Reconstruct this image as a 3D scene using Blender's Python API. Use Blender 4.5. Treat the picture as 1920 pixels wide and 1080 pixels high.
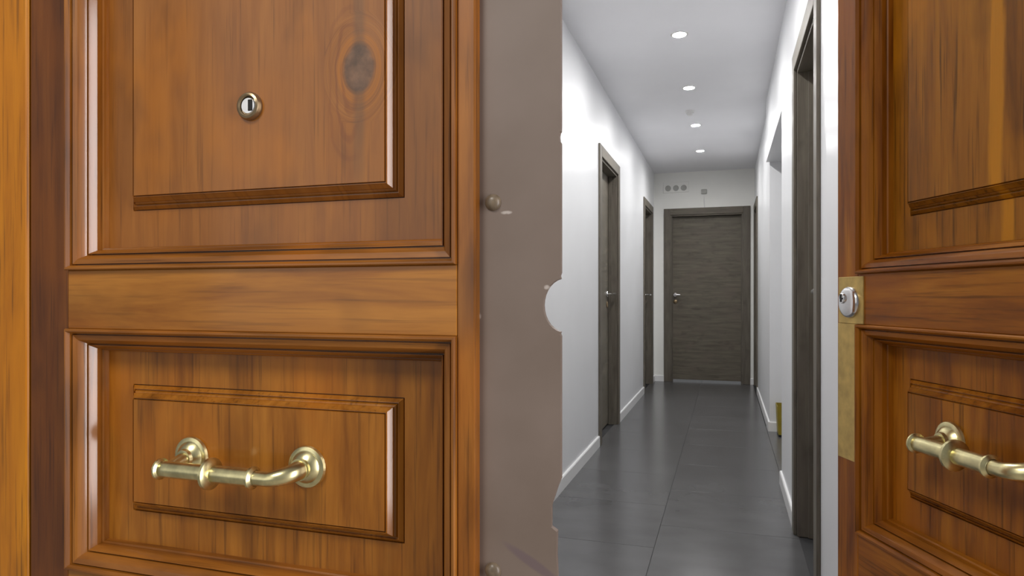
import bpy, bmesh, math
from mathutils import Vector, Matrix
R = math.radians
for o in list(bpy.data.objects):
    bpy.data.objects.remove(o, do_unlink=True)
S = bpy.context.scene
C = S.collection

# ------------------------------------------------------------------ camera, sky, light, exposure
F = 1258.0
cam = bpy.data.cameras.new('camera')
cam.sensor_width = 36.0
cam.lens = F / 1920 * 36.0
cam.shift_y = 15 / 1920
cam.clip_start = 0.01
co = bpy.data.objects.new('camera', cam)
co.location = (0, 0, 1.07)
co.rotation_euler = (R(90), 0, math.atan2(402, F))
C.objects.link(co)
S.camera = co

w = bpy.data.worlds.new('world')
S.world = w
w.use_nodes = True
w.node_tree.nodes['Background'].inputs[0].default_value = (0.97, 0.98, 1.0, 1)
w.node_tree.nodes['Background'].inputs[1].default_value = 0.22

def area_light(name, loc, target, sx, sy, watts, col):
    al = bpy.data.lights.new(name, 'AREA')
    al.shape = 'RECTANGLE'
    al.size, al.size_y = sx, sy
    al.energy = watts
    al.color = col
    ao = bpy.data.objects.new(name, al)
    ao.location = loc
    ao.rotation_euler = (Vector(target) - Vector(loc)).to_track_quat('-Z', 'Y').to_euler()
    C.objects.link(ao)
area_light('added_side_light', (1.75, -0.08, 1.25), (-0.5, 0.66, 1.1), 0.20, 2.3, 42, (1.0, 0.96, 0.97))  # added unseen strip light, puts the highlights on the left mouldings
area_light('added_back_light', (-2.1, -2.5, 1.9), (0.0, 0.8, 1.1), 2.0, 2.2, 14, (1.0, 0.98, 0.95))  # added soft area light behind the camera, fills both leaves
area_light('added_overhead_light', (-0.9, -0.9, 2.75), (-0.9, -0.9, 0.0), 0.7, 0.7, 37, (1.0, 0.96, 0.90))  # added unseen light overhead, brightens the leaves without sheen on the flats

vs = S.view_settings
vs.view_transform = 'Standard'
vs.look = 'None'
vs.exposure = 0.0
vs.gamma = 1.0
vs.use_curve_mapping = False

# ------------------------------------------------------------------ materials
def lin(c):
    return tuple((v / 255 / 12.92 if v <= 10 else ((v / 255 + 0.055) / 1.055) ** 2.4) for v in c) + (1,)

def mat(name):
    m = bpy.data.materials.new(name)
    m.use_nodes = True
    nt = m.node_tree
    return m, nt, nt.nodes['Principled BSDF']

def N(nt, kind, **kw):
    n = nt.nodes.new(kind)
    for k, v in kw.items():
        if k in n.inputs.keys():
            n.inputs[k].default_value = v
        else:
            setattr(n, k, v)
    return n

def mixc(nt, a, b, fac, blend='MIX'):
    n = nt.nodes.new('ShaderNodeMix')
    n.data_type = 'RGBA'
    n.blend_type = blend
    for sock, v in ((n.inputs[0], fac), (n.inputs[6], a), (n.inputs[7], b)):
        if hasattr(v, 'is_linked'):
            nt.links.new(v, sock)
        else:
            sock.default_value = v
    return n.outputs[2]

def math_n(nt, op, a, b=None, c=None):
    n = nt.nodes.new('ShaderNodeMath')
    n.operation = op
    for i, v in enumerate((a, b, c)):
        if v is None:
            continue
        if hasattr(v, 'is_linked'):
            nt.links.new(v, n.inputs[i])
        else:
            n.inputs[i].default_value = v
    return n.outputs[0]

def ramp(nt, fac, stops):
    n = nt.nodes.new('ShaderNodeValToRGB')
    cr = n.color_ramp
    while len(cr.elements) < len(stops):
        cr.elements.new(0.5)
    for e, (p, c) in zip(cr.elements, stops):
        e.position = p
        e.color = c if len(c) == 4 else tuple(c) + (1,)
    nt.links.new(fac, n.inputs[0])
    return n.outputs[0]

def smooth(nt, v, lo, hi, a=0.0, b=1.0):
    n = nt.nodes.new('ShaderNodeMapRange')
    n.interpolation_type = 'SMOOTHSTEP'
    nt.links.new(v, n.inputs[0])
    for i, q in zip((1, 2, 3, 4), (lo, hi, a, b)):
        n.inputs[i].default_value = q
    return n.outputs[0]

def wood(name, dark, mid, light, axis='z', rough=0.38, coat=0.42, tint=None, knot=None, streak=1.0, spread=1.0, bump=0.12, stripe=None, spec=0.3):
    """varnished softwood, grain along the local axis; colours are sRGB 0..255"""
    m, nt, b = mat(name)
    tc = N(nt, 'ShaderNodeTexCoord')
    oi = N(nt, 'ShaderNodeObjectInfo')
    sh = math_n(nt, 'MULTIPLY', oi.outputs['Random'], 7.3 if not knot else 0.0)
    cx = N(nt, 'ShaderNodeCombineXYZ')
    for i in range(3):
        nt.links.new(sh, cx.inputs[i])
    add = N(nt, 'ShaderNodeVectorMath', operation='ADD')
    nt.links.new(tc.outputs['Object'], add.inputs[0])
    nt.links.new(cx.outputs[0], add.inputs[1])
    vec = add.outputs[0]
    if knot:
        # grain bends round the knot: push the across-grain coordinate outwards near it
        kx, kz, rx, rz = knot
        sp = N(nt, 'ShaderNodeSeparateXYZ')
        nt.links.new(tc.outputs['Object'], sp.inputs[0])
        dx = math_n(nt, 'DIVIDE', math_n(nt, 'SUBTRACT', sp.outputs[0], kx), rx)
        dz = math_n(nt, 'DIVIDE', math_n(nt, 'SUBTRACT', sp.outputs[2], kz), rz)
        dd = math_n(nt, 'SQRT', math_n(nt, 'ADD', math_n(nt, 'MULTIPLY', dx, dx), math_n(nt, 'MULTIPLY', dz, dz)))
        fall = smooth(nt, dd, 0.7, 2.2, 1.0, 0.0)
        ring = math_n(nt, 'MULTIPLY', dd, 0.030)
        xx = N(nt, 'ShaderNodeMix', data_type='FLOAT')
        nt.links.new(fall, xx.inputs[0])
        nt.links.new(sp.outputs[0], xx.inputs[2])
        nt.links.new(ring, xx.inputs[3])
        zz = N(nt, 'ShaderNodeMix', data_type='FLOAT')
        nt.links.new(fall, zz.inputs[0])
        nt.links.new(sp.outputs[2], zz.inputs[2])
        nt.links.new(math_n(nt, 'MULTIPLY', sp.outputs[2], 0.25), zz.inputs[3])
        cb = N(nt, 'ShaderNodeCombineXYZ')
        nt.links.new(xx.outputs[0], cb.inputs[0])
        nt.links.new(zz.outputs[0], cb.inputs[2])
        vec = cb.outputs[0]
    sc_big = (1, 1, 0.10) if axis == 'z' else (0.10, 1, 1)
    sc_fine = (1, 1, 0.025) if axis == 'z' else (0.025, 1, 1)
    def noise(scl, scale, detail, rough_=0.55, dist=0.0):
        mp = N(nt, 'ShaderNodeMapping')
        nt.links.new(vec, mp.inputs[0])
        mp.inputs['Scale'].default_value = scl
        n = N(nt, 'ShaderNodeTexNoise')
        nt.links.new(mp.outputs[0], n.inputs[0])
        n.inputs['Scale'].default_value = scale
        n.inputs['Detail'].default_value = detail
        n.inputs['Roughness'].default_value = rough_
        n.inputs['Distortion'].default_value = dist
        return n.outputs[0]
    g = noise(sc_big, 34, 5, 0.6, 0.4)
    col = ramp(nt, g, [(0.5 - 0.22 / spread, lin(dark)), (0.5, lin(mid)), (0.5 + 0.22 / spread, lin(light))])
    # dark latewood lines
    fl = noise(sc_fine, 210, 3, 0.6)
    f2 = smooth(nt, fl, 0.52, 0.70)
    col = mixc(nt, col, lin(tuple(v * 0.55 for v in dark)), math_n(nt, 'MULTIPLY', f2, 0.55 * streak))
    # broad age patches
    pa = noise((1, 1, 0.6) if axis == 'z' else (0.6, 1, 1), 7, 3)
    col = mixc(nt, col, lin(tint or (165, 95, 20)), smooth(nt, pa, 0.47, 0.68, 0.0, 0.55))
    pd = noise((1, 1, 0.5) if axis == 'z' else (0.5, 1, 1), 11, 3)
    pdf = smooth(nt, pd, 0.30, 0.46, 0.28, 0.0)
    col = mixc(nt, col, lin(tuple(v * 0.6 for v in dark)), pdf)
    if knot:
        core = smooth(nt, dd, 0.75, 1.15, 1.0, 0.0)
        dxa = math_n(nt, 'ABSOLUTE', math_n(nt, 'DIVIDE', dx, 0.42))
        tail = math_n(nt, 'MULTIPLY', smooth(nt, dxa, 0.3, 1.2, 1.0, 0.0), smooth(nt, math_n(nt, 'ABSOLUTE', dz), 1.4, 6.5, 0.85, 0.0))
        col = mixc(nt, col, lin((108, 76, 48)), math_n(nt, 'MULTIPLY', tail, 0.7))
        kn = N(nt, 'ShaderNodeTexNoise')
        nt.links.new(tc.outputs['Object'], kn.inputs[0])
        kn.inputs['Scale'].default_value = 55
        kn.inputs['Detail'].default_value = 4
        kcol = ramp(nt, kn.outputs[0], [(0.35, lin((74, 58, 46))), (0.65, lin((122, 92, 70)))])
        core = math_n(nt, 'MULTIPLY', core, smooth(nt, math_n(nt, 'ADD', dd, math_n(nt, 'MULTIPLY', kn.outputs[0], 0.8)), 1.15, 1.6, 1.0, 0.0))
        col = mixc(nt, col, kcol, math_n(nt, 'MULTIPLY', core, 0.85))
        wob = N(nt, 'ShaderNodeTexNoise')
        nt.links.new(tc.outputs['Object'], wob.inputs[0])
        wob.inputs['Scale'].default_value = 22
        ex = math_n(nt, 'DIVIDE', math_n(nt, 'SUBTRACT', sp.outputs[0], kx - 0.012), rx * 0.80)
        ez = math_n(nt, 'DIVIDE', math_n(nt, 'SUBTRACT', sp.outputs[2], kz - 0.012), rz * 1.75)
        ee = math_n(nt, 'SQRT', math_n(nt, 'ADD', math_n(nt, 'MULTIPLY', ex, ex), math_n(nt, 'MULTIPLY', ez, ez)))
        ee = math_n(nt, 'ADD', ee, math_n(nt, 'MULTIPLY', wob.outputs[0], 0.9))
        rings = math_n(nt, 'SINE', math_n(nt, 'MULTIPLY', ee, 13.0))
        left = smooth(nt, dx, -0.8, 0.4, 1.0, 0.05)
        rf = math_n(nt, 'MULTIPLY', smooth(nt, rings, 0.1, 1.0), smooth(nt, ee, 1.5, 2.7, 0.42, 0.0))
        rf = math_n(nt, 'MULTIPLY', math_n(nt, 'MULTIPLY', rf, left), smooth(nt, dd, 0.9, 1.2))
        col = mixc(nt, col, lin((112, 58, 22)), rf)
    if stripe:
        sp = N(nt, 'ShaderNodeSeparateXYZ')
        nt.links.new(tc.outputs['Object'], sp.inputs[0])
        dx = math_n(nt, 'ABSOLUTE', math_n(nt, 'SUBTRACT', sp.outputs[0], stripe[0]))
        dx = math_n(nt, 'ADD', dx, math_n(nt, 'MULTIPLY', math_n(nt, 'SUBTRACT', g, 0.5), 0.03))
        col = mixc(nt, col, lin((196, 130, 18)), smooth(nt, dx, stripe[1] * 0.5, stripe[1], 0.75, 0.0))
    nt.links.new(col, b.inputs['Base Color'])
    rr = smooth(nt, g, 0.3, 0.7, rough - 0.05, rough + 0.08)
    nt.links.new(rr, b.inputs['Roughness'])
    b.inputs['Coat Weight'].default_value = coat
    b.inputs['Coat Roughness'].default_value = 0.13
    b.inputs['Specular IOR Level'].default_value = spec
    bp = N(nt, 'ShaderNodeBump')
    bp.inputs['Strength'].default_value = bump
    bp.inputs['Distance'].default_value = 0.001
    nt.links.new(fl, bp.inputs['Height'])
    nt.links.new(bp.outputs[0], b.inputs['Normal'])
    return m

def plain(name, rgb, rough=0.5, metal=0.0, var=0.06, scale=20, coat=0.0, bump=0.0, spec=0.5):
    m, nt, b = mat(name)
    tc = N(nt, 'ShaderNodeTexCoord')
    n = N(nt, 'ShaderNodeTexNoise')
    n.inputs['Scale'].default_value = scale
    n.inputs['Detail'].default_value = 4
    nt.links.new(tc.outputs['Object'], n.inputs[0])
    c = lin(rgb)
    a = tuple(max(0, v * (1 - var)) for v in c[:3]) + (1,)
    z = tuple(min(1, v * (1 + var)) for v in c[:3]) + (1,)
    nt.links.new(ramp(nt, n.outputs[0], [(0.35, a), (0.65, z)]), b.inputs['Base Color'])
    b.inputs['Roughness'].default_value = rough
    b.inputs['Metallic'].default_value = metal
    b.inputs['Coat Weight'].default_value = coat
    b.inputs['Specular IOR Level'].default_value = spec
    if bump:
        bp = N(nt, 'ShaderNodeBump')
        bp.inputs['Strength'].default_value = bump
        bp.inputs['Distance'].default_value = 0.002
        nt.links.new(n.outputs[0], bp.inputs['Height'])
        nt.links.new(bp.outputs[0], b.inputs['Normal'])
    return m

def emit(name, strength, rgb=(1, 1, 1)):
    m, nt, b = mat(name)
    b.inputs['Base Color'].default_value = (0.9, 0.9, 0.9, 1)
    b.inputs['Emission Color'].default_value = rgb + (1,)
    b.inputs['Emission Strength'].default_value = strength
    return m

LW = dict(dark=(104, 58, 14), mid=(142, 86, 26), light=(170, 108, 38))
RW = dict(dark=(98, 50, 8), mid=(140, 82, 16), light=(170, 108, 26))
M = {
    'l_v': wood('pine_left_upright', **LW),
    'l_h': wood('pine_left_level', axis='x', **LW),
    'l_stile': wood('pine_left_stile', dark=(84, 42, 10), mid=(104, 56, 14), light=(126, 72, 18), tint=(126, 68, 8)),
    'l_rail': wood('pine_left_rail', dark=(136, 80, 20), mid=(166, 106, 34), light=(184, 122, 44), axis='x', streak=0.6),
    'l_up': wood('pine_left_knotty_panel', dark=(126, 74, 26), mid=(150, 93, 36), light=(168, 108, 44), tint=(180, 108, 18),
                 knot=(0.4805, 1.327, 0.0215, 0.030), streak=0.7, spread=0.8),
    'l_low': wood('pine_left_small_panel', dark=(112, 62, 14), mid=(150, 92, 24), light=(174, 112, 34), tint=(180, 104, 16), streak=0.8),
    'r_v': wood('pine_right_upright', tint=(156, 88, 8), coat=0.08, spec=0.18, **RW),
    'r_h': wood('pine_right_level', axis='x', tint=(160, 92, 8), coat=0.08, spec=0.18, **RW),
    'r_up': wood('pine_right_panel', dark=(108, 64, 10), mid=(146, 92, 20), light=(170, 112, 28), tint=(182, 116, 8), streak=1.3, stripe=(0.283, 0.012), coat=0.06, spec=0.15),
    'frame': wood('pine_frame_amber', dark=(168, 98, 4), mid=(192, 118, 6), light=(206, 132, 12), tint=(202, 124, 4), streak=1.2, rough=0.42),
    'grey_h': wood('grey_oak_level', dark=(92, 86, 76), mid=(108, 102, 90), light=(122, 115, 102), axis='x', tint=(112, 102, 92), streak=0.35, rough=0.5, coat=0.0, bump=0.05),
    'grey_v': wood('grey_oak_upright', dark=(94, 88, 78), mid=(106, 100, 90), light=(118, 112, 100), tint=(108, 100, 92), streak=0.35, rough=0.45, coat=0.0, bump=0.05),
    'wall': plain('white_satin_paint', (236, 237, 239), 0.30, var=0.015, scale=3, bump=0.03),
    'far_wall': plain('white_matt_paint', (243, 243, 238), 0.55, var=0.015, scale=3),
    'ceil': plain('ceiling_matt_paint', (243, 243, 246), 0.7, var=0.01, scale=3),
    'skirt': plain('white_gloss_skirting', (236, 236, 236), 0.28, var=0.01),
    'outer': plain('landing_plaster', (214, 206, 192), 0.8, var=0.04, scale=8, bump=0.1),
    'stone': plain('threshold_stone', (150, 146, 140), 0.5, var=0.12, scale=30),
    'grout': plain('dark_grout', (44, 44, 45), 0.8),
    'brass': plain('aged_pale_brass', (222, 212, 162), 0.30, metal=1.0, var=0.18, scale=70),
    'plate': plain('dull_brass_plate', (196, 168, 100), 0.45, metal=0.65, var=0.16, scale=45),
    'bronze': plain('dark_bronze', (158, 138, 108), 0.35, metal=0.9, var=0.15, scale=90),
    'bolt': plain('painted_bolt_head', (112, 98, 80), 0.35, var=0.2, scale=160),
    'chrome': plain('satin_chrome', (222, 222, 222), 0.2, metal=1.0, var=0.08, scale=60),
    'black': plain('keyway_black', (14, 13, 12), 0.6),
    'white_pl': plain('white_plastic', (232, 232, 230), 0.4, var=0.01),
    'grey_pl': plain('grey_plastic', (176, 176, 171), 0.5, var=0.04),
    'olive': plain('olive_yellow_lacquer', (150, 132, 40), 0.45, var=0.12, scale=12),
    'lamp': emit('downlight_glow', 850.0, (1.0, 0.985, 0.97)),
}

def tile_mat():
    m, nt, b = mat('dark_grey_porcelain')
    tc = N(nt, 'ShaderNodeTexCoord')
    oi = N(nt, 'ShaderNodeObjectInfo')
    mp = N(nt, 'ShaderNodeMapping')
    nt.links.new(tc.outputs['Object'], mp.inputs[0])
    mp.inputs['Scale'].default_value = (1.0, 1.5, 1)
    n = N(nt, 'ShaderNodeTexNoise', noise_dimensions='4D')
    nt.links.new(mp.outputs[0], n.inputs[0])
    nt.links.new(math_n(nt, 'MULTIPLY', oi.outputs['Random'], 30.0), n.inputs['W'])
    n.inputs['Scale'].default_value = 4
    n.inputs['Detail'].default_value = 3
    c = ramp(nt, n.outputs[0], [(0.25, lin((76, 76, 77))), (0.75, lin((90, 90, 91)))])
    c = mixc(nt, c, lin((98, 98, 99)), math_n(nt, 'MULTIPLY', oi.outputs['Random'], 0.25))
    nt.links.new(c, b.inputs['Base Color'])
    b.inputs['Roughness'].default_value = 0.23
    return m
M['tile'] = tile_mat()

def strip_mat():
    """taupe paint on the meeting strip, with chips worn through to a pale undercoat"""
    m, nt, b = mat('taupe_paint_chipped')
    tc = N(nt, 'ShaderNodeTexCoord')
    sp = N(nt, 'ShaderNodeSeparateXYZ')
    nt.links.new(tc.outputs['Object'], sp.inputs[0])
    n = N(nt, 'ShaderNodeTexNoise')
    nt.links.new(tc.outputs['Object'], n.inputs[0])
    n.inputs['Scale'].default_value = 9
    n.inputs['Detail'].default_value = 4
    col = ramp(nt, n.outputs[0], [(0.3, lin((115, 100, 89))), (0.7, lin((126, 111, 101)))])
    n3 = N(nt, 'ShaderNodeTexNoise')
    nt.links.new(tc.outputs['Object'], n3.inputs[0])
    n3.inputs['Scale'].default_value = 300
    for (x, z, rx, rz) in ((0.657, 1.157, 0.008, 0.0025), (0.6245, 1.049, 0.0055, 0.005), (0.620, 1.030, 0.004, 0.016), (0.7, 1.079, 0.004, 0.003)):
        dx = math_n(nt, 'DIVIDE', math_n(nt, 'SUBTRACT', sp.outputs[0], x), rx)
        dz = math_n(nt, 'DIVIDE', math_n(nt, 'SUBTRACT', sp.outputs[2], z), rz)
        q = math_n(nt, 'ADD', math_n(nt, 'MULTIPLY', dx, dx), math_n(nt, 'MULTIPLY', dz, dz))
        q = math_n(nt, 'ADD', q, math_n(nt, 'MULTIPLY', n3.outputs[0], 0.9))
        col = mixc(nt, col, lin((196, 186, 178)), smooth(nt, q, 0.5, 1.3, 0.75, 0.0))
    # bruised purple scuff near the lower end
    sx = math_n(nt, 'SUBTRACT', sp.outputs[0], 0.685)
    sz = math_n(nt, 'ADD', math_n(nt, 'SUBTRACT', sp.outputs[2], 0.795), math_n(nt, 'MULTIPLY', sx, 0.55))
    q = math_n(nt, 'ADD', math_n(nt, 'POWER', math_n(nt, 'ABSOLUTE', math_n(nt, 'DIVIDE', sx, 0.03)), 2.0),
               math_n(nt, 'POWER', math_n(nt, 'ABSOLUTE', math_n(nt, 'DIVIDE', sz, 0.006)), 2.0))
    col = mixc(nt, col, lin((104, 88, 92)), smooth(nt, q, 0.3, 1.5, 0.7, 0.0))
    nt.links.new(col, b.inputs['Base Color'])
    b.inputs['Roughness'].default_value = 0.5
    return m
M['taupe'] = strip_mat()

# ------------------------------------------------------------------ mesh helpers
def empty(name, loc=(0, 0, 0), rz=0):
    o = bpy.data.objects.new(name, None)
    o.location = loc
    o.rotation_euler = (0, 0, rz)
    o.empty_display_size = 0.1
    C.objects.link(o)
    return o

def link(name, bm, material, parent=None, smooth_=False, loc=None, sharp=38):
    bmesh.ops.recalc_face_normals(bm, faces=bm.faces)
    me = bpy.data.meshes.new(name)
    bm.to_mesh(me)
    bm.free()
    me.materials.append(M[material])
    if smooth_:
        me.polygons.foreach_set('use_smooth', [True] * len(me.polygons))
        try:
            me.set_sharp_from_angle(angle=R(sharp))
        except Exception:
            pass
    o = bpy.data.objects.new(name, me)
    if loc:
        o.location = loc
    C.objects.link(o)
    if parent:
        o.parent = parent
    return o

def tag(o, label, cat=None, group=None, kind=None):
    o['label'] = label
    if cat:
        o['category'] = cat
    if group:
        o['group'] = group
    if kind:
        o['kind'] = kind
    return o

def box(bm, x0, x1, y0, y1, z0, z1, bev=0.0):
    r = bmesh.ops.create_cube(bm, size=1.0)
    vs_ = r['verts']
    for v in vs_:
        v.co = Vector(((x0 + x1) / 2 + v.co.x * (x1 - x0), (y0 + y1) / 2 + v.co.y * (y1 - y0), (z0 + z1) / 2 + v.co.z * (z1 - z0)))
    if bev:
        ed = list({e for v in vs_ for e in v.link_edges})
        bmesh.ops.bevel(bm, geom=ed, offset=bev, segments=2, profile=0.5, affect='EDGES')
    return bm

def bx(*a, bev=0.0):
    return box(bmesh.new(), *a, bev=bev)

def prism(pts, place, t0, t1):
    """extrude a 2-D outline; place(a, b, t) -> xyz"""
    bm = bmesh.new()
    A = [bm.verts.new(place(a, b, t0)) for a, b in pts]
    B = [bm.verts.new(place(a, b, t1)) for a, b in pts]
    bm.faces.new(A)
    bm.faces.new(B[::-1])
    n = len(pts)
    for i in range(n):
        bm.faces.new((A[i], A[(i + 1) % n], B[(i + 1) % n], B[i]))
    bm.normal_update()
    bmesh.ops.triangulate(bm, faces=[f for f in bm.faces if len(f.verts) > 4])
    return bm

def lathe(prof, centre, axis, seg=32):
    """prof: (radius, distance along axis)"""
    bm = bmesh.new()
    ax = Vector(axis).normalized()
    u = ax.orthogonal().normalized()
    v = ax.cross(u)
    c0 = Vector(centre)
    rings = []
    for r, h in prof:
        if r < 1e-6:
            rings.append([bm.verts.new(c0 + ax * h)])
        else:
            rings.append([bm.verts.new(c0 + ax * h + (u * math.cos(2 * math.pi * k / seg) + v * math.sin(2 * math.pi * k / seg)) * r) for k in range(seg)])
    for a, b in zip(rings, rings[1:]):
        for k in range(seg):
            k2 = (k + 1) % seg
            if len(a) == 1 and len(b) == 1:
                continue
            if len(a) == 1:
                bm.faces.new((a[0], b[k2], b[k]))
            elif len(b) == 1:
                bm.faces.new((a[k], a[k2], b[0]))
            else:
                bm.faces.new((a[k], a[k2], b[k2], b[k]))
    return bm

def tube(path, radii, seg=20):
    bm = bmesh.new()
    P = [Vector(p) for p in path]
    rings = []
    up = Vector((0, 0, 1))
    for i, p in enumerate(P):
        t = (P[min(i + 1, len(P) - 1)] - P[max(i - 1, 0)]).normalized()
        u = up - t * up.dot(t)
        u.normalize()
        v = t.cross(u)
        rings.append([bm.verts.new(p + (u * math.cos(2 * math.pi * k / seg) + v * math.sin(2 * math.pi * k / seg)) * radii[i]) for k in range(seg)])
    for a, b in zip(rings, rings[1:]):
        for k in range(seg):
            bm.faces.new((a[k], a[(k + 1) % seg], b[(k + 1) % seg], b[k]))
    bm.faces.new(rings[0])
    bm.faces.new(rings[-1][::-1])
    return bm

# ------------------------------------------------------------------ the shell
XL, XR, XR2, YF, ZC = -0.868, 0.30, 0.326, 8.60, 2.61
YD = 0.65                                  # face of the entrance doors
def struct(name, bm, m, label):
    return tag(link(name, bm, m), label, kind='structure')

def outline(a0, a1, ztop, holes):
    pts = [(a0, 0.0)]
    for h0, h1, hz in holes:
        pts += [(h0, 0.0), (h0, hz), (h1, hz), (h1, 0.0)]
    pts += [(a1, 0.0), (a1, ztop), (a0, ztop)]
    # drop zero-length edges
    out = []
    for p in pts:
        if not out or p != out[-1]:
            out.append(p)
    return out

inX = lambda a, b, t: (t, a, b)
inY = lambda a, b, t: (a, t, b)
ZD = 2.085                                 # inner door opening height
L1 = (4.81, 5.60)
L2 = (7.52, 8.31)
R1 = (2.52, 3.25)
R2 = (7.86, 8.52)
FD = (-0.672, 0.200)
struct('wall_left', prism(outline(0.85, YF + 0.12, ZC, [L1 + (ZD,), L2 + (ZD,)]), inX, XL, XL - 0.14), 'wall',
       'long white satin wall with two grey doors on the left of the corridor')
struct('wall_right', prism(outline(1.35, 4.11, ZC, [R1 + (ZD,)]), inX, XR, XR + 0.14), 'wall',
       'white wall stretch around the nearest grey doorway on the right')
struct('wall_right', prism(outline(5.68, YF + 0.12, ZC, [R2 + (ZD,)]), inX, XR2, XR2 + 0.14), 'wall',
       'white wall stretch between the side opening and the far end')
struct('wall_right', bx(XR, XR + 0.14, 4.11, 5.68, 2.13, ZC), 'wall',
       'white lintel over the doorless side opening on the right')
struct('wall_far', prism(outline(XL - 0.14, XR2 + 0.14, ZC, [FD + (ZD,)]), inY, YF, YF + 0.12), 'far_wall',
       'short white end wall around the far grey door')
# side passage behind the opening on the right
struct('wall_passage_far', bx(XR2 + 0.14, 1.60, 5.68, 5.80, 0, ZC), 'wall', 'white far side of the side passage')
struct('wall_passage_near', bx(XR + 0.14, 1.60, 3.99, 4.11, 0, ZC), 'wall', 'white near side of the side passage')
struct('wall_passage_end', bx(1.60, 1.72, 3.99, 5.80, 0, ZC), 'wall', 'white end of the side passage')
# entrance bay that the open leaf swings into
struct('wall_bay_side', bx(0.46, 0.58, 0.85, 1.47, 0, ZC), 'wall', 'white side of the entrance bay behind the open leaf')
struct('wall_bay_end', bx(XR + 0.14, 0.46, 1.35, 1.47, 0, ZC), 'wall', 'white return of the entrance bay')
struct('wall_entrance', prism(outline(-2.3, 1.7, 2.95, [(-0.995, 0.50, 2.33)]), inY, 0.66, 0.85), 'outer',
       'pale plaster landing wall around the wooden entrance doors')
LAMP_X, LAMP_Y = -0.264, (1.86, 2.96, 4.065, 5.128, 6.268, 7.39)
LAMP_R = 0.0400
def ceiling_mesh():
    """slab with a round cut-out for every recessed lamp"""
    bm = bmesh.new()
    x0, x1, y0, y1, q = -1.008, 1.72, 0.85, YF + 0.12, 0.07
    def quad(a, b, c, e, z):
        bm.faces.new([bm.verts.new(p) for p in ((a, c, z), (b, c, z), (b, e, z), (a, e, z))])
    y = y0
    for ly in LAMP_Y:
        quad(x0, x1, y, ly - q, ZC)
        quad(x0, LAMP_X - q, ly - q, ly + q, ZC)
        quad(LAMP_X + q, x1, ly - q, ly + q, ZC)
        n = 48
        ci, sq = [], []
        for k in range(n):
            c_, s_ = math.cos(2 * math.pi * (k + .5) / n), math.sin(2 * math.pi * (k + .5) / n)
            m_ = max(abs(c_), abs(s_))
            ci.append(bm.verts.new((LAMP_X + LAMP_R * c_, ly + LAMP_R * s_, ZC)))
            sq.append(bm.verts.new((LAMP_X + q * c_ / m_, ly + q * s_ / m_, ZC)))
        for k in range(n):
            bm.faces.new((ci[k], ci[(k + 1) % n], sq[(k + 1) % n], sq[k]))
        # the four corners left between the ring of quads and the square
        for k in range(n):
            a, b = sq[k].co, sq[(k + 1) % n].co
            if abs(a.x - b.x) > 1e-6 and abs(a.y - b.y) > 1e-6:
                cx = LAMP_X + math.copysign(q, a.x - LAMP_X)
                cy = ly + math.copysign(q, a.y - ly)
                bm.faces.new((sq[k], sq[(k + 1) % n], bm.verts.new((cx, cy, ZC))))
        y = ly + q
    quad(x0, x1, y, y1, ZC)
    quad(x0, x1, y0, y1, ZC + 0.12)
    for a, b, c, e in ((x0, x1, y0, y0), (x0, x1, y1, y1), (x0, x0, y0, y1), (x1, x1, y0, y1)):
        bm.faces.new([bm.verts.new(p) for p in ((a, c, ZC), (b, e, ZC), (b, e, ZC + 0.12), (a, c, ZC + 0.12))])
    bmesh.ops.remove_doubles(bm, verts=bm.verts, dist=1e-5)
    return bm
struct('ceiling', ceiling_mesh(), 'ceil', 'flat white corridor ceiling with recessed downlights')

# floor: grout bed with porcelain tiles as pieces
fl = struct('floor', bx(-1.008, 1.72, 0.85, YF + 0.9, -0.10, -0.003), 'grout', 'dark grey porcelain tile floor of the corridor')
mesh_cache = {}
def tile(x0, x1, y0, y1):
    g = 0.0010
    wx, wy = round(x1 - x0 - 2 * g, 4), round(y1 - y0 - 2 * g, 4)
    key = (wx, wy)
    if key not in mesh_cache:
        o = link('tile', bx(-wx / 2, wx / 2, -wy / 2, wy / 2, -0.009, 0, bev=0.0005), 'tile', fl)
        mesh_cache[key] = o.data
    else:
        o = bpy.data.objects.new('tile', mesh_cache[key])
        C.objects.link(o)
        o.parent = fl
    o.location = ((x0 + x1) / 2, (y0 + y1) / 2, 0)
for ci, (x0, x1) in enumerate(((-0.893, -0.293), (-0.293, 0.307), (0.307, 0.907), (0.907, 1.507))):
    y = 0.85 - (0.35 if ci % 2 == 0 else 0.05)
    while y < YF + 0.3:
        a, b = max(y, 0.85), min(y + 0.6, YF + 0.5)
        if b - a > 0.02 and (ci < 2 or (b < 1.5 and ci == 2) or (a > 3.3 and b < 6.4)):
            tile(x0, x1, a, b)
        y += 0.6
struct('floor_landing', bx(-2.3, 1.7, -2.2, 0.60, -0.10, -0.001), 'stone', 'pale stone landing floor outside the entrance doors')
struct('trim_1', bx(-0.995, 0.50, 0.60, 0.85, -0.10, 0.004, bev=0.002), 'stone', 'stone threshold under the entrance doors')

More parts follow.
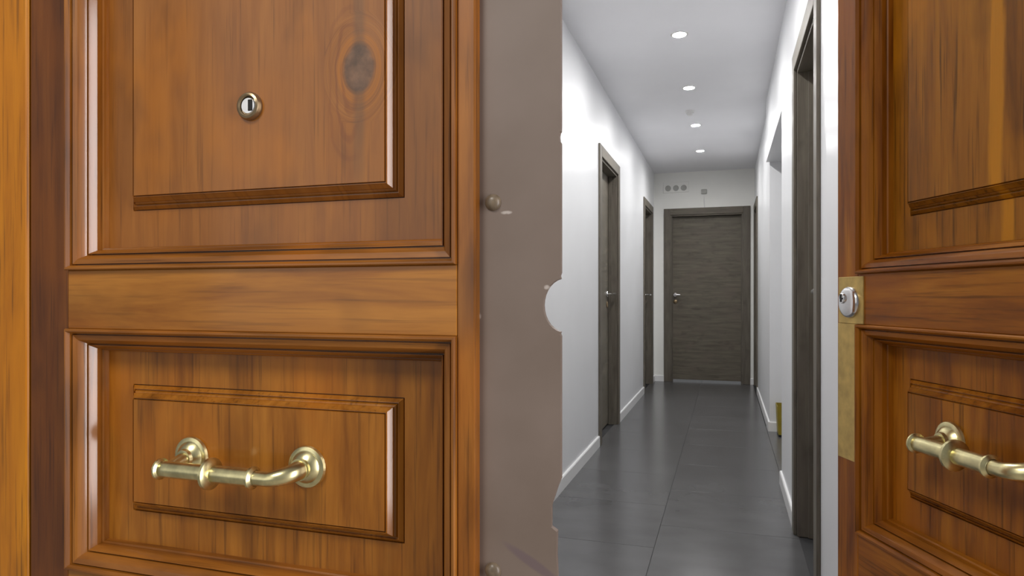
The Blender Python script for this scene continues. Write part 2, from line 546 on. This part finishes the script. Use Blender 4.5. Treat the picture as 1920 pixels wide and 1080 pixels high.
def skirting(side, x, y0, y1, nx, label):
    h, t = 0.075, 0.012
    prof = [(0, 0), (t, 0), (t, h - 0.006), (t - 0.004, h), (0, h)]
    struct('baseboard_' + side, prism(prof, lambda a, b, q: (x + nx * a, q, b), y0, y1), 'skirt', label)
CW = 0.075
skirting('left', XL, 0.85, L1[0] - CW, 1, 'white skirting board from the entrance to the first left door')
skirting('left', XL, L1[1] + CW, L2[0] - CW, 1, 'white skirting board between the two left doors')
skirting('left', XL, L2[1] + CW, YF, 1, 'short white skirting board in the far left corner')
skirting('right', XR, 1.35, R1[0] - CW, -1, 'white skirting board before the nearest right doorway')
skirting('right', XR, R1[1] + CW, 4.11, -1, 'white skirting board between right doorway and side opening')
skirting('right', XR2, 5.668, R2[0] - CW, -1, 'white skirting board from the side opening to the far right door')
prof = [(0, 0), (0.012, 0), (0.012, 0.069), (0.008, 0.075), (0, 0.075)]
struct('baseboard_return', prism(prof, lambda a, b, q: (q, 5.68 - a, b), XR2, 1.60), 'skirt', 'white skirting board along the return of the side opening')
struct('baseboard_far', prism(prof, lambda a, b, q: (q, YF - a, b), XL + 0.012, FD[0] - CW), 'skirt', 'white skirting board left of the far door')
struct('baseboard_far', prism(prof, lambda a, b, q: (q, YF - a, b), FD[1] + CW, XR2), 'skirt', 'white skirting board right of the far door')

# ------------------------------------------------------------------ grey interior doors
def inner_door(name, loc, rz, wd, label, handle_x, lever_dir, gap=0.012, lev=0.118):
    """local x along the opening, -y towards the corridor, wall face at y = 0"""
    t = empty(name, loc, rz)
    tag(t, label, 'door', kind='structure')
    c, z = CW, ZD
    link('casing', bx(-c, 0.006, -0.014, 0, 0, z + c, bev=0.003), 'grey_v', t)
    link('casing', bx(wd - 0.006, wd + c, -0.014, 0, 0, z + c, bev=0.003), 'grey_v', t)
    link('casing', bx(0.006, wd - 0.006, -0.014, 0, z - 0.006, z + c, bev=0.003), 'grey_h', t)
    j = 0.022
    link('jamb', bx(0, j, 0, 0.115, 0, z, bev=0.001), 'grey_v', t)
    link('jamb', bx(wd - j, wd, 0, 0.115, 0, z, bev=0.001), 'grey_v', t)
    link('jamb', bx(j, wd - j, 0, 0.115, z - j, z, bev=0.001), 'grey_h', t)
    link('door_stop', bx(j, j + 0.010, 0.045, 0.068, 0, z - j, bev=0.001), 'grey_v', t)
    link('door_stop', bx(wd - j - 0.010, wd - j, 0.045, 0.068, 0, z - j, bev=0.001), 'grey_v', t)
    link('leaf', bx(j + 0.003, wd - j - 0.003, 0.070, 0.112, gap, z - j - 0.003, bev=0.002), 'grey_h', t)
    hx = handle_x
    h = link('handle', lathe([(0, -0.004), (0.024, -0.004), (0.026, 0), (0.026, 0.006), (0.024, 0.009), (0.010, 0.010), (0.010, 0.070), (0, 0.070)], (hx, 0.070, 1.085), (0, -1, 0), 24), 'chrome', t, True)
    link('lever', tube([(hx - 0.012 * lever_dir, 0.004, 1.085), (hx + 0.4 * lev * lever_dir, 0.004, 1.086), (hx + lev * lever_dir, 0.006, 1.085)], [0.011, 0.010, 0.008], 14), 'chrome', h, True)
    link('key_rose', lathe([(0, -0.004), (0.024, -0.004), (0.026, 0), (0.026, 0.006), (0.022, 0.009), (0, 0.009)], (hx, 0.070, 1.0), (0, -1, 0), 24), 'bronze', h, True)
    return t

inner_door('door_3', (XL, L1[0], 0), R(90), L1[1] - L1[0], 'grey oak door in the left wall nearest the entrance, chrome lever showing', 0.69, -1)
inner_door('door_4', (XL, L2[0], 0), R(90), L2[1] - L2[0], 'narrow-looking grey oak door in the left wall beside the far corner', 0.69, -1)
inner_door('door_5', (XR, R1[1], 0), R(-90), R1[1] - R1[0], 'tall grey oak doorway on the right beside the open wooden leaf', 0.65, -1)
inner_door('door_6', (XR2, R2[1], 0), R(-90), R2[1] - R2[0], 'grey oak door edge in the right wall at the far end', 0.58, -1)
inner_door('door_7', (FD[0], YF, 0), 0, FD[1] - FD[0], 'closed grey oak door filling the end wall of the corridor', 0.06, 1, gap=0.024, lev=0.06)

# ------------------------------------------------------------------ entrance door leaves
MOULD = [(0, 0), (0, 0.0045), (0.0014, 0.0066), (0.0034, 0.0066), (0.0060, 0.0024), (0.0064, -0.0040), (0.0078, -0.0040), (0.0080, 0.0002),
         (0.0120, -0.0010), (0.0142, -0.0016), (0.0156, -0.0034), (0.0194, -0.0106), (0.0196, -0.0165), (0.0210, -0.0165), (0.0212, -0.0112),
         (0.0218, -0.0112), (0.0226, -0.0126), (0.0264, -0.0198), (0.0266, -0.0260), (0.0278, -0.0260), (0.0294, -0.0275),
         (0.0298, -0.0310), (0.0305, -0.034)]
FIELD = [(-0.0014, -0.034), (-0.0012, -0.0375), (-0.0002, -0.0375), (0.0, -0.034), (0.0037, -0.0298), (0.0042, -0.0296), (0.0044, -0.0318), (0.0056, -0.0318),
         (0.0070, -0.0290), (0.0088, -0.0276), (0.0090, -0.0252), (0.0133, -0.0203), (0.0137, -0.0187), (0.0142, -0.0186), (0.0144, -0.0215), (0.0154, -0.0215), (0.0160, -0.0180)]

def moulding(parent, x0, x1, z0, z1, prof, mv, mh):
    def rect(i, dp):
        return [(x0 + i, -dp, z0 + i), (x1 - i, -dp, z0 + i), (x1 - i, -dp, z1 - i), (x0 + i, -dp, z1 - i)]
    for side in range(4):
        bm = bmesh.new()
        rows = []
        for i, dp in prof:
            r = rect(i, dp)
            rows.append((bm.verts.new(r[side]), bm.verts.new(r[(side + 1) % 4])))
        # back edge so that the strip is a closed solid
        r0, r1 = rect(0, -0.040), rect(prof[-1][0], -0.040)
        rows.append((bm.verts.new(r1[side]), bm.verts.new(r1[(side + 1) % 4])))
        rows.append((bm.verts.new(r0[side]), bm.verts.new(r0[(side + 1) % 4])))
        n = len(rows)
        for k in range(n):
            a, b = rows[k], rows[(k + 1) % n]
            bm.faces.new((a[0], a[1], b[1], b[0]))
        bm.faces.new([r[0] for r in rows])
        bm.faces.new([r[1] for r in rows][::-1])
        link('moulding', bm, mh if side % 2 == 0 else mv, parent, True, sharp=16)

def panel(parent, x0, x1, z0, z1, fx0, fx1, fz0, fz1, m):
    """board with a raised field; f* = top face of the field"""
    bm = bmesh.new()
    b_ = FIELD[-1][0]
    ox0, ox1, oz0, oz1 = fx0 - b_, fx1 + b_, fz0 - b_, fz1 + b_
    def rect(i, dp):
        return [(ox0 + i, -dp, oz0 + i), (ox1 - i, -dp, oz0 + i), (ox1 - i, -dp, oz1 - i), (ox0 + i, -dp, oz1 - i)]
    outer = [(x0, 0.034, z0), (x1, 0.034, z0), (x1, 0.034, z1), (x0, 0.034, z1)]
    rings = [[bm.verts.new(p) for p in [(q[0], 0.046, q[2]) for q in outer]], [bm.verts.new(p) for p in outer]]
    for i, dp in FIELD:
        rings.append([bm.verts.new(p) for p in rect(i, dp)])
    for a, b in zip(rings, rings[1:]):
        for k in range(4):
            bm.faces.new((a[k], a[(k + 1) % 4], b[(k + 1) % 4], b[k]))
    bm.faces.new(rings[0])
    bm.faces.new(rings[-1])
    link('panel', bm, m, parent, True, sharp=16)

def pull_handle(parent, xl, xr, z, yp, zb, label):
    """bar on two roses; yp = panel face, bar stands off 38 mm and hangs a little lower"""
    yb = yp - 0.040
    k = (xr - xl) / 0.165
    # elbow on the right
    path = [(xl - 0.019, yb + 0.001, zb), (xl - 0.017, yb, zb), (xl - 0.012, yb, zb), (xl - 0.008, yb, zb), (xl, yb, zb), (xl + 0.069 * k, yb, zb), (xl + 0.122 * k, yb, zb)]
    rad = [0.003, 0.006, 0.0065, 0.0095, 0.0095, 0.0100, 0.0100]
    path.append((xl + 0.124 * k, yb, zb)); rad.append(0.0082)
    xe, re = xr - 0.024, 0.024
    path.append((xe, yb, zb)); rad.append(0.0082)
    for q in range(1, 8):
        a = q / 7 * R(90)
        path.append((xe + re * math.sin(a), yb + re * (1 - math.cos(a)), zb + (z - zb) * q / 7)); rad.append(0.0082 + 0.003 * q / 7)
    path.append((xr, yp - 0.006, z)); rad.append(0.0125)
    h = link('pull_handle', tube(path, rad, 24), 'brass', parent, True)
    h['label'] = label
    rose = [(0, 0.0), (0.0235, 0.0), (0.0245, -0.002), (0.0235, -0.005), (0.0205, -0.0065), (0.0185, -0.0065), (0.015, -0.011), (0.0115, -0.013)]
    link('rose', lathe([(r, -hh) for r, hh in rose] + [(0.0105, 0.017), (0, 0.018)], (xl, yp, z), (0, -1, 0)), 'brass', h, True)
    link('rose', lathe([(r, -hh) for r, hh in rose] + [(0.0125, 0.018), (0, 0.019)], (xr, yp, z), (0, -1, 0)), 'brass', h, True)
    link('post', tube([(xl, yp - 0.010, z), (xl, yp - 0.024, z - (z - zb) * 0.4), (xl, yb, zb)], [0.0095, 0.0080, 0.0085], 20), 'brass', h, True)
    def collar(xc, r, hw):
        link('collar', lathe([(0.009, -hw * 1.5), (r * 0.8, -hw * 1.2), (r, -hw * 0.5), (r, hw * 0.5), (r * 0.8, hw * 1.2), (0.009, hw * 1.5)], (xc, yb, zb), (1, 0, 0), 28), 'brass', h, True)
    collar(xl - 0.010, 0.0125, 0.0022)
    collar(xl + 0.062 * k, 0.0182, 0.0036)
    collar(xl + 0.120 * k, 0.0128, 0.0024)
    return h

ZP = [(0.12, 0.644), (0.719, 1.028), (1.103, 2.02)]
def leaf(root, wd, px0, px1, fx0, fx1, mv, ms, mrail, mh, mup, mlow, rights=True):
    T = 0.05
    link('stile', bx(0, px0, 0, T, 0.012, 2.24, bev=0.0015), ms, root)
    link('stile', bx(px1, wd, 0, T, 0.012, 2.24, bev=0.0015), mv, root)
    for z0, z1 in ((0.012, ZP[0][0]), (ZP[0][1], ZP[1][0]), (ZP[1][1], ZP[2][0]), (ZP[2][1], 2.24)):
        link('rail', bx(px0, px1, 0.0, T, z0, z1, bev=0.0012), mrail, root)
    fz = [(0.21, 0.555), (0.808, 0.938), (1.198, 1.925)]
    for i, (z0, z1) in enumerate(ZP):
        moulding(root, px0, px1, z0, z1, MOULD, mv, mh)
        panel(root, px0 + 0.012, px1 - 0.012, z0 + 0.012, z1 - 0.012, fx0, fx1, fz[i][0], fz[i][1], mup if i == 2 else mlow)

# --- fixed leaf on the left
d1 = tag(empty('door_1', (-0.875, YD, 0)), 'closed left wooden entrance leaf with key cylinder, brass pull and taupe meeting strip', 'door', kind='structure')
leaf(d1, 0.627, 0.066, 0.607, 0.155, 0.512, 'l_v', 'l_stile', 'l_rail', 'l_h', 'l_up', 'l_low')
pull_handle(d1, 0.249, 0.414, 0.873, 0.018, 0.866, 'pale brass pull on two round roses with ringed bar')
# key cylinder in the upper panel
kc = link('key_cylinder', lathe([(0.0105, 0.0), (0.0168, 0.0), (0.0168, 0.003), (0.0150, 0.0062), (0.0125, 0.0072), (0.0112, 0.0060), (0.0108, 0.001)], (0.334, 0.018, 1.296), (0, -1, 0), 36), 'bronze', d1, True)
kc['label'] = 'small round key cylinder with chrome plug and dark keyway'
link('plug', lathe([(0, 0.0052), (0.0090, 0.0052), (0.0105, 0.0040), (0.0105, 0.0)], (0.334, 0.018, 1.296), (0, -1, 0), 32), 'chrome', kc, True)
link('keyway', bx(0.3345, 0.3405, 0.0120, 0.0135, 1.2895, 1.3030, bev=0.0005), 'black', kc)
# meeting strip: recessed rebate on the right of the leaf, notched for the lock of the other leaf
sx0, sx1 = 0.6245, 0.7147
pts = [(sx0, 0.012), (0.704, 0.012), (0.704, 0.70), (0.7125, 0.76), (0.710, 0.805), (0.7105, 0.83), (0.7045, 0.834), (0.7045, 0.855), (0.711, 0.875), (sx1, 0.884), (sx1, 1.029), (sx1 - 0.001, 1.0315)]
for q in range(0, 15):
    a = R(-101 - 158 * q / 14)
    pts.append((sx1 + 0.0040 + 0.0225 * math.cos(a), 1.0605 + 0.0275 * math.sin(a)))
pts += [(sx1 - 0.0012, 1.0905), (sx1, 1.094), (sx1, 1.226), (sx1 - 0.0014, 1.228), (sx1 - 0.0018, 1.233), (sx1 - 0.001, 1.237), (sx1, 1.238), (sx1, 2.24), (sx0, 2.24)]
ms_ = link('meeting_strip', prism(pts, inY, 0.014, 0.021), 'taupe', d1)
ms_['label'] = 'taupe painted meeting strip with a half-round notch'
for z in (0.782, 1.168, 1.56):
    b_ = link('bolt', lathe([(0.0, 0.0055), (0.0035, 0.0052), (0.0068, 0.0035), (0.0088, 0.0008), (0.0092, -0.002)], (0.642, 0.014, z), (0, -1, 0), 24), 'bolt', ms_, True)

# --- open leaf on the right, hinged on the right jamb and swung inwards
d2 = tag(empty('door_2', (0.1651, 1.1515, 0), -R(90 - 23)), 'wooden entrance leaf swung open on the right with brass lock plate and pull', 'door', kind='structure')
leaf(d2, 0.523, 0.053, 0.480, 0.137, 0.396, 'r_v', 'r_v', 'r_h', 'r_h', 'r_up', 'r_v')
pull_handle(d2, 0.217, 0.362, 0.890, 0.018, 0.886, 'pale brass pull on the open leaf')
lp = link('lock_plate', bx(0.006, 0.068, -0.0020, 0.001, 1.0285, 1.0990, bev=0.0008), 'plate', d2)
lp['label'] = 'square brass lock plate with chrome cylinder'
es = link('escutcheon', lathe([(0, 0.009), (0.012, 0.0088), (0.018, 0.0078), (0.0222, 0.0055), (0.0240, 0.002), (0.0240, 0.0)], (0.036, -0.0015, 1.0605), (0, -1, 0), 36), 'chrome', lp, True)
link('cylinder_plug', lathe([(0, 0.0118), (0.0070, 0.0115), (0.0080, 0.0100), (0.0080, 0.006)], (0.031, -0.0015, 1.0665), (0, -1, 0), 28), 'chrome', lp, True)
link('keyway', prism([(0.0295, 1.061), (0.0315, 1.061), (0.0315, 1.0645), (0.0345, 1.0650), (0.0345, 1.0672), (0.0312, 1.0675), (0.0312, 1.0728), (0.0285, 1.0728), (0.0285, 1.0665), (0.0297, 1.0648)], inY, -0.0142, -0.0125), 'black', lp)
ep = link('edge_plate', bx(0.0035, 0.0515, -0.0012, 0.001, 0.822, 1.0283, bev=0.0005), 'plate', d2)
ep['label'] = 'long dull brass plate below the lock'

# --- timber frame around the leaves
fr = lambda nm, bm, lab: struct(nm, bm, 'frame', lab)
fr('trim_2', bx(-0.995, -0.8785, 0.648, 0.85, 0.004, 2.33, bev=0.003), 'amber pine door frame post at the left edge')
fr('trim_3', bx(0.385, 0.50, 0.648, 0.85, 0.004, 2.33, bev=0.003), 'amber pine door frame post on the hinge side of the open leaf')
fr('trim_4', bx(-0.8785, 0.385, 0.648, 0.85, 2.245, 2.33, bev=0.003), 'amber pine door frame head over the entrance leaves')

# ------------------------------------------------------------------ ceiling fittings
order = [(1.86, 'recessed white downlight just inside the entrance'), (2.96, 'recessed white downlight second from the entrance, above the near right doorway'),
         (4.065, 'largest and nearest lit downlight visible in the corridor ceiling'), (5.128, 'lit ceiling downlight, second nearest of the four visible'),
         (6.268, 'lit ceiling downlight, third of the four visible'), (7.39, 'smallest lit downlight, closest to the far door')]
for y, lab in order:
    t = tag(empty('downlight', (-0.264, y, ZC)), lab, 'ceiling light', 'row of recessed corridor downlights')
    link('trim_ring', lathe([(0.0380, 0.001), (0.0395, 0.003), (0.046, 0.0035), (0.050, 0.0025), (0.051, 0.0), (0.0395, -0.001), (0.0380, 0.001)], (0, 0, 0), (0, 0, -1), 36), 'white_pl', t, True)
    link('can', lathe([(0.0394, 0.0), (0.0394, -0.014), (0, -0.014), (0, -0.016), (0.0399, -0.016), (0.0399, 0.0)], (0, 0, 0), (0, 0, -1), 36), 'white_pl', t, True)
    link('lens', lathe([(0, 0.0012), (0.012, 0.0009), (0.022, -0.0004), (0.032, -0.0028), (0.0385, -0.0060)], (0, 0, 0), (0, 0, -1), 32), 'lamp', t, True)
t = tag(empty('smoke_detector', (-0.29, 5.77, ZC)), 'small white round detector on the ceiling between two downlights', 'detector')
link('base', lathe([(0, 0), (0.036, 0), (0.036, 0.010), (0.032, 0.014), (0, 0.014)], (0, 0, 0), (0, 0, -1), 28), 'white_pl', t, True)
link('head', lathe([(0.026, 0.013), (0.026, 0.026), (0.020, 0.034), (0, 0.036)], (0, 0, 0), (0, 0, -1), 28), 'white_pl', t, True)

# ------------------------------------------------------------------ far wall fittings
t = tag(empty('wall_vent', (-0.60, YF, 2.425)), 'flat white vent with three grey openings above left of the far door', 'vent')
link('plate', bx(-0.155, 0.155, -0.010, 0, -0.065, 0.065, bev=0.004), 'far_wall', t)
for x in (-0.095, 0.0, 0.095):
    link('opening', lathe([(0, 0.002), (0.030, 0.002), (0.034, 0.004), (0.036, 0.0)], (x, -0.010, -0.01), (0, -1, 0), 20), 'grey_pl', t, True)
t = tag(empty('wall_sensor', (-0.262, YF, 2.355)), 'tiny grey sensor on the end wall above the far door', 'sensor')
link('body', bx(-0.035, 0.035, -0.028, 0, -0.028, 0.028, bev=0.008), 'grey_pl', t)
link('cable', tube([(0, -0.006, -0.028), (0, -0.006, -0.1), (0.004, -0.006, -0.195)], [0.005] * 3, 8), 'white_pl', t, True)

# ------------------------------------------------------------------ olive box behind the corner of the side opening
t = tag(empty('waste_bin', (0.462, 5.55, 0)), 'olive yellow bin half hidden behind the right wall corner', 'bin')
bm = bmesh.new()
r0 = [(-.085, -.085), (.085, -.085), (.085, .085), (-.085, .085)]
vs0 = [bm.verts.new((x, y, 0)) for x, y in r0]
vs1 = [bm.verts.new((x * 1.12, y * 1.12, 0.235)) for x, y in r0]
vs2 = [bm.verts.new((x * 1.05, y * 1.05, 0.235)) for x, y in r0]
vs3 = [bm.verts.new((x * 0.95, y * 0.95, 0.010)) for x, y in r0]
for a, b in ((vs0, vs1), (vs1, vs2), (vs2, vs3)):
    for k in range(4):
        bm.faces.new((a[k], a[(k + 1) % 4], b[(k + 1) % 4], b[k]))
bm.faces.new(vs0); bm.faces.new(vs3)
bmesh.ops.bevel(bm, geom=list(bm.edges), offset=0.003, segments=2, affect='EDGES')
link('body', bm, 'olive', t)
link('foot', bx(-.086, .086, -.086, .086, 0, 0.018, bev=0.003), 'black', t)
